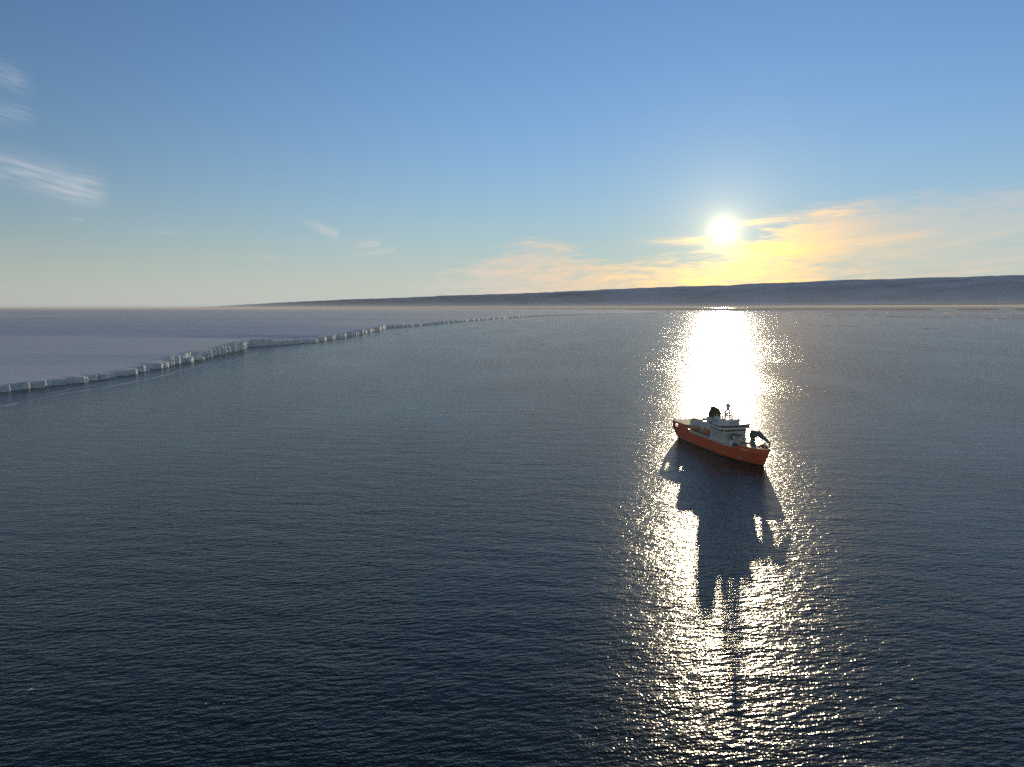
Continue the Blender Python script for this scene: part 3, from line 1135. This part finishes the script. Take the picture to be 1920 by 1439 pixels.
lettering('ship_name', 'NUYINA', 2.3, 60.5, 12.6, hull)
b = MB()
for cx, cz in ((50.0, 3.6),):
    for i in range(20):
        a0, a1 = i * math.pi / 10, (i + 1) * math.pi / 10
        xa, za = cx + 1.1 * math.cos(a0), cz + 1.1 * math.sin(a0)
        xb, zb_ = cx + 1.1 * math.cos(a1), cz + 1.1 * math.sin(a1)
        b.bar((xa, -hb(xa, za) - 0.03, za), (xb, -hb(xb, zb_) - 0.03, zb_), 0.25, 0.06)
    for a0 in (math.pi / 4, 3 * math.pi / 4):
        p, q = [(cx + k * 1.05 * math.cos(a0), cz + k * 1.05 * math.sin(a0)) for k in (-1, 1)]
        b.bar((p[0], -hb(*p) - 0.04, p[1]), (q[0], -hb(*q) - 0.04, q[1]), 0.22, 0.06)
    for k in range(4):
        b.bar((cx + 3.0, -hb(cx + 3.0, cz - 1 + k) - 0.03, cz - 1.0 + k), (cx + 3.8, -hb(cx + 3.8, cz - 1 + k) - 0.03, cz - 1.0 + k), 0.2, 0.25)
b.build('hull_mark', M_letter, hull)


# lifeboats hang from the ship's davits: things of their own
def ship_point(x, y, z):
    c, s = math.cos(SHIP_ROT), math.sin(SHIP_ROT)
    return Vector((SHIP_POS[0] + SHIP_S * (c * x - s * y), SHIP_POS[1] + SHIP_S * (s * x + c * y), SHIP_S * z))


def lifeboat():
    r = bpy.data.objects.new('lifeboat', None)
    COL.objects.link(r)
    L, Bm = 4.6, 1.55
    xs_ = np.linspace(-1, 1, 13)
    def loft(zlo, zhi, lo, hi):
        P = np.zeros((13, 9, 3))
        for i, t in enumerate(xs_):
            w = max(0.02, 1 - abs(t) ** 3.0)
            for k, a in enumerate(np.linspace(0, math.pi, 9)):
                P[i, k] = (t * L, Bm * w ** 0.6 * math.cos(a), zlo + (zhi - zlo) * math.sin(a) ** 0.8 * w ** 0.4)
        return P
    grid_obj('boat_hull', loft(1.3, -0.2, 0, 0), M_orange, r)
    grid_obj('canopy', loft(1.3, 2.7, 0, 0), M_orange, r)
    MB().box(-2.9, -1.2, -0.75, 0.75, 2.45, 3.1, 0.2).build('conning_dome', M_orange, r)
    src = MB().box(-0.35, 0.35, -0.03, 0.03, -0.18, 0.18).build('window', M_glass, r)
    for i in range(5):
        for s_ in (-1, 1):
            o = src if i == 0 and s_ < 0 else share(src, 'window', r)
            o.location = (-2.2 + i * 1.3, s_ * 1.30, 2.05)
    return r


def copy_tree(o, parent=None):
    c = o.copy()
    COL.objects.link(c)
    if parent:
        c.parent = parent
    for ch in list(o.children):
        copy_tree(ch, c)
    return c


proto = lifeboat()
spots = [((-29.5, -12.6, 15.6), 'orange lifeboat hung nearest the stern on the starboard side facing the camera'),
         ((-7.2, -12.6, 15.6), 'orange lifeboat hung just behind the white accommodation block on the starboard side')]
for i, (p, lab) in enumerate(spots):
    o = proto if i == 0 else copy_tree(proto)
    o.location = ship_point(*p)
    o.rotation_euler = (0, 0, SHIP_ROT)
    o.scale = (SHIP_S * 1.25, SHIP_S * 1.35, SHIP_S * 1.6)
    tag(o, lab, 'lifeboat', 'lifeboats on the ship')


# ------------------------------------------------------------------ pack ice, icebergs and slicks
def slab_ring(c, r, sq, k, rs):
    a0 = rs.uniform(0, 6.28)
    out_ = []
    for i in range(k):
        a = a0 + i * 2 * math.pi / k
        q = r * rs.uniform(0.6, 1.25)
        out_.append((c[0] + q * math.cos(a), c[1] + q * math.sin(a) * sq))
    return out_


rs = random.Random(21)
V, Fc = [], []


def add_slab(cx, cy, r, sq, hgt, k=8):
    ring = slab_ring((cx, cy), r, sq, k, rs)
    b0 = len(V)
    V.extend([(x, y, -0.4) for x, y in ring])
    V.extend([(cx + (x - cx) * 0.97, cy + (y - cy) * 0.97, hgt * rs.uniform(0.8, 1.2)) for x, y in ring])
    V.append((cx, cy, hgt * 1.15))
    for i in range(k):
        j_ = (i + 1) % k
        Fc.append((b0 + i, b0 + j_, b0 + k + j_, b0 + k + i))
        Fc.append((b0 + k + i, b0 + k + j_, b0 + 2 * k))


def edge_y(px):
    """photo row where the loose ice begins, by column"""
    return float(np.interp(px, [1100, 1240, 1320, 1450, 1600, 1750, 1920, 2300], [584, 585.5, 585, 588, 592, 596, 598, 600]))


n_far = 0
while n_far < 5200:
    px = rs.uniform(1120, 2250)
    ye = edge_y(px)
    t = rs.random() ** 1.15
    py = ye - t * (ye - 578.2) + rs.gauss(0, 1.4)
    if py < 578.0:
        continue
    c = ground(px, py)
    dist = c.length
    band_n = mnoise.noise(Vector((px * 0.012, py * 0.9, 1.0)))
    if band_n < -0.12 + 0.25 * (1 - t):
        continue
    add_slab(c.x, c.y, rs.lognormvariate(math.log(60), 0.6) * dist / 12000, rs.uniform(0.7, 1.6), rs.lognormvariate(math.log(2.6), 0.7))
    n_far += 1
for px, py in ((1031, 598), (1224, 596.5), (1560, 611), (1530, 609), (1728, 616), (1840, 615), (938, 604), (1180, 600), (1655, 606), (1595, 612)):
    c = ground(px, py)
    for k in range(3):
        add_slab(c.x + rs.gauss(0, 25), c.y + rs.gauss(0, 60), rs.uniform(14, 34), 1.5, rs.uniform(1.0, 3.0))
m_pack = snow_mat('old_pack_ice', (0.66, 0.64, 0.66), 0)
pack = mesh_obj('pack_ice', V, Fc, m_pack)
tag(pack, 'loose grey pack ice floes scattered below the cloud bank', 'pack ice', kind='stuff')


def iceberg(px, py, width_px, high_px, form, label, seed):
    c = ground(px, py)
    w = width_px / FPX * c.length
    h = high_px / FPX * c.length
    rs_ = np.random.default_rng(seed)
    n, m = 28, 18
    P = np.zeros((m, n + 1, 3))
    side = fbm1(np.linspace(0, 9, n + 1), seed, 3) * 0.18
    side[-1] = side[0]
    for i in range(m):
        t = i / (m - 1)
        for k in range(n + 1):
            a = 2 * math.pi * k / n
            if form == 'flat':
                rr_ = np.interp(t, [0, 0.4, 0.45, 1], [1, 0.97, 0.9, 0.0])
                zz = np.interp(t, [0, 0.4, 0.45, 1], [-0.02, 0.93, 0.98, 1.0])
            elif form == 'dome':
                rr_ = math.cos(t * math.pi / 2) ** 0.8
                zz = math.sin(t * math.pi / 2) ** 1.4
            else:
                rr_ = (1 - t) ** 1.5
                zz = t
            bump_ = 1 + side[k] * (1 - t * 0.5)
            x = rr_ * bump_ * math.cos(a)
            y = rr_ * bump_ * math.sin(a) * 0.6
            zz2 = zz * (1 + 0.22 * math.sin(3 * x + seed) * (form != 'flat') + 0.05 * rs_.standard_normal() * (0 < k < n))
            P[i, k] = (x * w / 2, y * w / 2, max(-0.02, zz2) * h)
    P[:, -1] = P[:, 0]
    o = grid_obj('iceberg', P, m_cliff, smooth=False)
    o.location = (c.x, c.y, -0.5)
    tag(o, label, 'iceberg', 'icebergs along the far ice edge')
    return o


iceberg(1088, 583.2, 22, 4.6, 'dome', 'dark dome shaped iceberg on the horizon left of the sun path', 3)
iceberg(1166, 583.0, 32, 3.2, 'flat', 'long flat topped iceberg between the dome shaped berg and the sun path', 5)
iceberg(1212, 583.4, 17, 3.0, 'dome', 'small low iceberg just left of the sun path under the cloud bank', 7)
iceberg(962, 581.6, 20, 3.0, 'dome', 'faint pale iceberg beyond the far end of the ice shelf', 9)
iceberg(1631, 583.0, 8, 5.2, 'peak', 'small pointed iceberg standing alone in the pack ice', 11)
iceberg(1772, 583.5, 40, 3.4, 'flat', 'widest low iceberg in the pack ice right of the pointed berg', 13)
iceberg(1888, 583.0, 30, 4.6, 'dome', 'humped iceberg in the pack ice nearest the right edge', 15)


def ice_piece(name, px, py, size, label, seed, cat='ice block', group=None, sz=0.6):
    c = ground(px, py)
    b = bmesh.new()
    bmesh.ops.create_icosphere(b, subdivisions=2, radius=1.0)
    for v in b.verts:
        q = 1 + 0.35 * mnoise.noise(v.co * 1.7 + Vector((seed, 0, 0)))
        v.co = Vector((v.co.x * q * size * 1.3, v.co.y * q * size * 0.8, v.co.z * q * size * sz))
    me = bpy.data.meshes.new(name)
    b.to_mesh(me)
    b.free()
    me.materials.append(m_cliff)
    o = bpy.data.objects.new(name, me)
    COL.objects.link(o)
    o.location = (c.x, c.y, size * sz * 0.3)
    o.rotation_euler = (0, 0, seed)
    tag(o, label, cat, group)
    return o


ice_piece('ice_chunk', 57, 1294, 0.75, 'larger white ice chunk floating alone in the dark water', 1.0, 'ice chunk', 'ice chunks in the near water')
ice_piece('ice_chunk', 386, 1320, 0.42, 'smaller white ice chunk riding on a dark ripple', 2.0, 'ice chunk', 'ice chunks in the near water')
ice_piece('ice_chunk', 420, 1320.5, 0.36, 'tiny white ice chunk just right of the smaller chunk', 3.0, 'ice chunk', 'ice chunks in the near water')
ice_piece('fallen_ice_block', 376, 676, 11, 'white fallen ice block at the foot of the broken cliff', 4.0, 'ice block', 'fallen ice under the cliff', 0.8)
ice_piece('fallen_ice_block', 357, 679.5, 13, 'largest fallen ice block leaning on the cliff left of the white one', 5.0, 'ice block', 'fallen ice under the cliff', 1.1)
ice_piece('fallen_ice_block', 277, 696, 6, 'small low ice block lying off the blue cliff face', 6.0, 'ice block', 'fallen ice under the cliff', 0.5)

m_slick, gg, out = new_mat('frazil_slick')
geo = gg.node('ShaderNodeNewGeometry')
x, y, z = gg.xyz(S(gg, geo.outputs['Position']))
nn_ = gg.noise(gg.vec(x * 0.06, y * 0.03, 0.0), 1.0, 5.0, 0.7)
uvn = gg.node('ShaderNodeUVMap')
u_s, v_s, w_s = gg.xyz(S(gg, uvn.outputs[0]))
soft = gg.smooth(gg.math('ABSOLUTE', v_s - 0.5), 0.5, 0.1)
p_ = gg.node('ShaderNodeBsdfDiffuse')
p_.inputs['Color'].default_value = (0.85, 0.87, 0.88, 1)
tr = gg.node('ShaderNodeBsdfTransparent')
mx = gg.node('ShaderNodeMixShader')
gg.put(mx.inputs[0], gg.smooth(nn_, 0.25, 0.6) * soft * 0.95)
gg.t.links.new(tr.outputs[0], mx.inputs[1])
gg.t.links.new(p_.outputs[0], mx.inputs[2])
gg.t.links.new(mx.outputs[0], out.inputs[0])


def slick(pts, width, label, seed):
    P0 = [ground(*p) for p in pts]
    d = np.concatenate([[0], np.cumsum([(P0[i + 1] - P0[i]).length for i in range(len(P0) - 1)])])
    tt_ = np.linspace(0, d[-1], max(40, int(d[-1] / 12)))
    X = np.interp(tt_, d, [p.x for p in P0])
    Y = np.interp(tt_, d, [p.y for p in P0])
    k = np.ones(9) / 9
    X = np.convolve(np.pad(X, 4, 'edge'), k, 'valid') + fbm1(tt_ / 70.0, seed, 4) * 9
    Y = np.convolve(np.pad(Y, 4, 'edge'), k, 'valid') + fbm1(tt_ / 70.0, seed + 1, 4) * 9
    tx, ty = np.gradient(X), np.gradient(Y)
    L = np.hypot(tx, ty)
    w = width * (0.75 + 0.6 * fbm1(tt_ / 60.0, seed + 2, 4)) * np.minimum(1, np.minimum(tt_, d[-1] - tt_) / 60 + 0.05)
    off_ = np.stack([-ty / L * w / 2, tx / L * w / 2], -1)
    C_ = np.stack([X, Y], -1)
    P = np.zeros((len(tt_), 3, 3))
    for i, q in enumerate((-1, 0, 1)):
        P[:, i, :2] = C_ + off_ * q
        P[:, i, 2] = 0.12
    o = grid_obj('ice_slick', P, m_slick)
    uv = o.data.uv_layers.new(name='UVMap')
    vi = np.zeros(len(o.data.loops), np.int32)
    o.data.loops.foreach_get('vertex_index', vi)
    uvs = np.stack([tt_[vi // 3] / 100.0, (vi % 3) / 2.0], -1).astype(np.float32)
    uv.data.foreach_set('uv', uvs.reshape(-1))
    tag(o, label, 'ice slick', 'pale slicks off the ice cliff')


slick([(-60, 772), (0, 762.6), (52, 754), (104, 742), (156, 733), (182, 730.5), (224, 721.5), (260, 716), (302, 707), (338, 694), (370, 687.6), (400, 681)], 22,
      'longest pale slick curving over the water below the left cliff', 41)
slick([(405, 681), (425, 678), (443, 674.6), (465, 670), (482, 664), (480, 661), (469, 660)], 30, 'short hooked pale slick off the corner of the lit cliff', 44)
slick([(20, 746), (60, 741.5), (86, 739.7), (130, 732), (167, 723), (221, 713)], 12, 'faint thin slick close under the left cliff foot', 47)


# ------------------------------------------------------------------ low stratus bank along the horizon
def at_height(px, py, h):
    d = ray(px, py)
    t = (h - CAM_H) / d.z
    return Vector((d.x * t, d.y * t, h))


TOP_H, BOT_H = 1300.0, 240.0
qa, qb = at_height(1920, 514, TOP_H), at_height(980, 549.5, TOP_H)
u_ = (qb - qa).normalized()
n_ = Vector((u_.y, -u_.x, 0))
if n_.y > 0:
    n_ = -n_                                     # towards the camera
ss = np.concatenate([np.arange(-60000, 0, 400.0), np.cumsum(np.geomspace(60, 3000, 400))])
prof = [(0.25, 0.0), (0.05, 0.12), (0.0, 0.3), (0.02, 0.5), (0.05, 0.7), (0.07, 0.85), (0.03, 0.95), (-0.05, 0.99),
        (-0.5, 1.0), (-3.0, 1.0), (-9.0, 0.985), (-40.0, 0.9)]
pp = []
tv = np.linspace(0, 1, 15)
for a, b in prof:
    pp.append((a * 700.0, BOT_H + (TOP_H - BOT_H) * b))
pp = [(-28000.0, BOT_H)] + pp
# refine the profile
pf = []
for i in range(len(pp) - 1):
    n = 5 if i > 0 and i < 9 else 2
    for k in range(n):
        t = k / n
        pf.append((pp[i][0] * (1 - t) + pp[i + 1][0] * t, pp[i][1] * (1 - t) + pp[i + 1][1] * t))
pf.append(pp[-1])
pf = np.array(pf)
A_ = np.zeros((len(ss), len(pf), 3))
SSg, Kg = np.meshgrid(ss, np.arange(len(pf)), indexing='ij')
hv = (pf[None, :, 1] - BOT_H) / (TOP_H - BOT_H)
frontmask = sstep(hv, 0.05, 0.3) * np.ones_like(SSg)
lump = fbm2(SSg / 5200.0, hv * 1.6 + SSg * 0, 31, 4, 0.55)
lump2 = fbm2(SSg / 1500.0, hv * 6 + SSg * 0, 32, 4, 0.6)
off = (lump * 200 + lump2 * 22) * frontmask
up = (fbm1(SSg / 6000.0, 33, 5, 0.55) * 75 + fbm2(SSg / 900.0, hv * 3 + SSg * 0, 34, 3) * 28) * sstep(hv, 0.6, 1.0)
A_[..., 0] = qa.x + u_.x * SSg + n_.x * (pf[None, :, 0] + off)
A_[..., 1] = qa.y + u_.y * SSg + n_.y * (pf[None, :, 0] + off)
taper = 1 - 0.75 * sstep(SSg, 80000, 320000)
A_[..., 2] = BOT_H + (pf[None, :, 1] + up - BOT_H) * taper

m_cloud, gg, out = new_mat('stratus_cloud')
d1 = gg.node('ShaderNodeBsdfDiffuse')
d1.inputs['Color'].default_value = (0.60, 0.65, 0.80, 1)
t1 = gg.node('ShaderNodeBsdfTranslucent')
t1.inputs['Color'].default_value = (0.8, 0.78, 0.75, 1)
mx = gg.node('ShaderNodeMixShader')
mx.inputs[0].default_value = 0.06
gg.t.links.new(d1.outputs[0], mx.inputs[1])
gg.t.links.new(t1.outputs[0], mx.inputs[2])
geo = gg.node('ShaderNodeNewGeometry')
cx_, cy_, cz_ = gg.xyz(S(gg, geo.outputs['Position']))
thin = gg.smooth(cy_, 50000.0, 260000.0) * 0.62                 # transparency stands in for distant air haze over the bank's far end
trn = gg.node('ShaderNodeBsdfTransparent')
mx2 = gg.node('ShaderNodeMixShader')
gg.put(mx2.inputs[0], thin)
gg.t.links.new(mx.outputs[0], mx2.inputs[1])
gg.t.links.new(trn.outputs[0], mx2.inputs[2])
gg.t.links.new(mx2.outputs[0], out.inputs[0])
bank = grid_obj('cloud_bank', A_, m_cloud)
# thin ragged fringe of cloud on the top edge, which lets the sun through
kt = int(np.argmax(pf[:, 1] > TOP_H - 3.0))
m_fr, gg, out = new_mat('thin_cloud_edge')
t2 = gg.node('ShaderNodeBsdfTranslucent')
t2.inputs['Color'].default_value = (0.9, 0.88, 0.85, 1)
geo = gg.node('ShaderNodeNewGeometry')
fx_, fy_, fz_ = gg.xyz(S(gg, geo.outputs['Position']))
fn = gg.noise(gg.vec(fx_ * 0.0008, fy_ * 0.0008, fz_ * 0.006), 1.0, 4.0, 0.6)
trn = gg.node('ShaderNodeBsdfTransparent')
mx2 = gg.node('ShaderNodeMixShader')
gg.put(mx2.inputs[0], gg.smooth(fn, 0.35, 0.65) * 0.7 + 0.2)
gg.t.links.new(t2.outputs[0], mx2.inputs[1])
gg.t.links.new(trn.outputs[0], mx2.inputs[2])
gg.t.links.new(mx2.outputs[0], out.inputs[0])
hgt_ = np.clip(fbm1(SSg[:, 0] / 2600.0, 51, 5, 0.6) * 1.6 + 0.25, 0, 1) * 80 + 5
F_ = np.stack([A_[:, kt], A_[:, kt]], 1)
F_[:, 0, 2] -= 18
F_[:, 1, 2] += hgt_ * taper[:, 0]
grid_obj('cloud_fringe', F_, m_fr, bank)
tag(bank, 'long dark grey-blue cloud bank lying low along the horizon under the sun', 'cloud bank', kind='structure')


# ------------------------------------------------------------------ sea haze
def box_obj(name, lo, hi, mat):
    v = [(x, y, z) for z in (lo[2], hi[2]) for y in (lo[1], hi[1]) for x in (lo[0], hi[0])]
    f = [(0, 2, 3, 1), (4, 5, 7, 6), (0, 1, 5, 4), (2, 6, 7, 3), (0, 4, 6, 2), (1, 3, 7, 5)]
    return mesh_obj(name, v, f, mat)


m_haze, gg, out = new_mat('haze')
vol = gg.node('ShaderNodeVolumePrincipled')
vol.inputs['Color'].default_value = (0.9, 0.9, 0.92, 1)
vol.inputs['Density'].default_value = 1.9e-5
vol.inputs['Anisotropy'].default_value = 0.3
gg.t.links.new(vol.outputs[0], out.inputs['Volume'])
haze = box_obj('haze', (-2.55e5, -2.1e4, -4.0), (2.55e5, 3.05e5, 205.0), m_haze)
tag(haze, 'thin pale sea haze over the far water and ice', 'haze', kind='stuff')
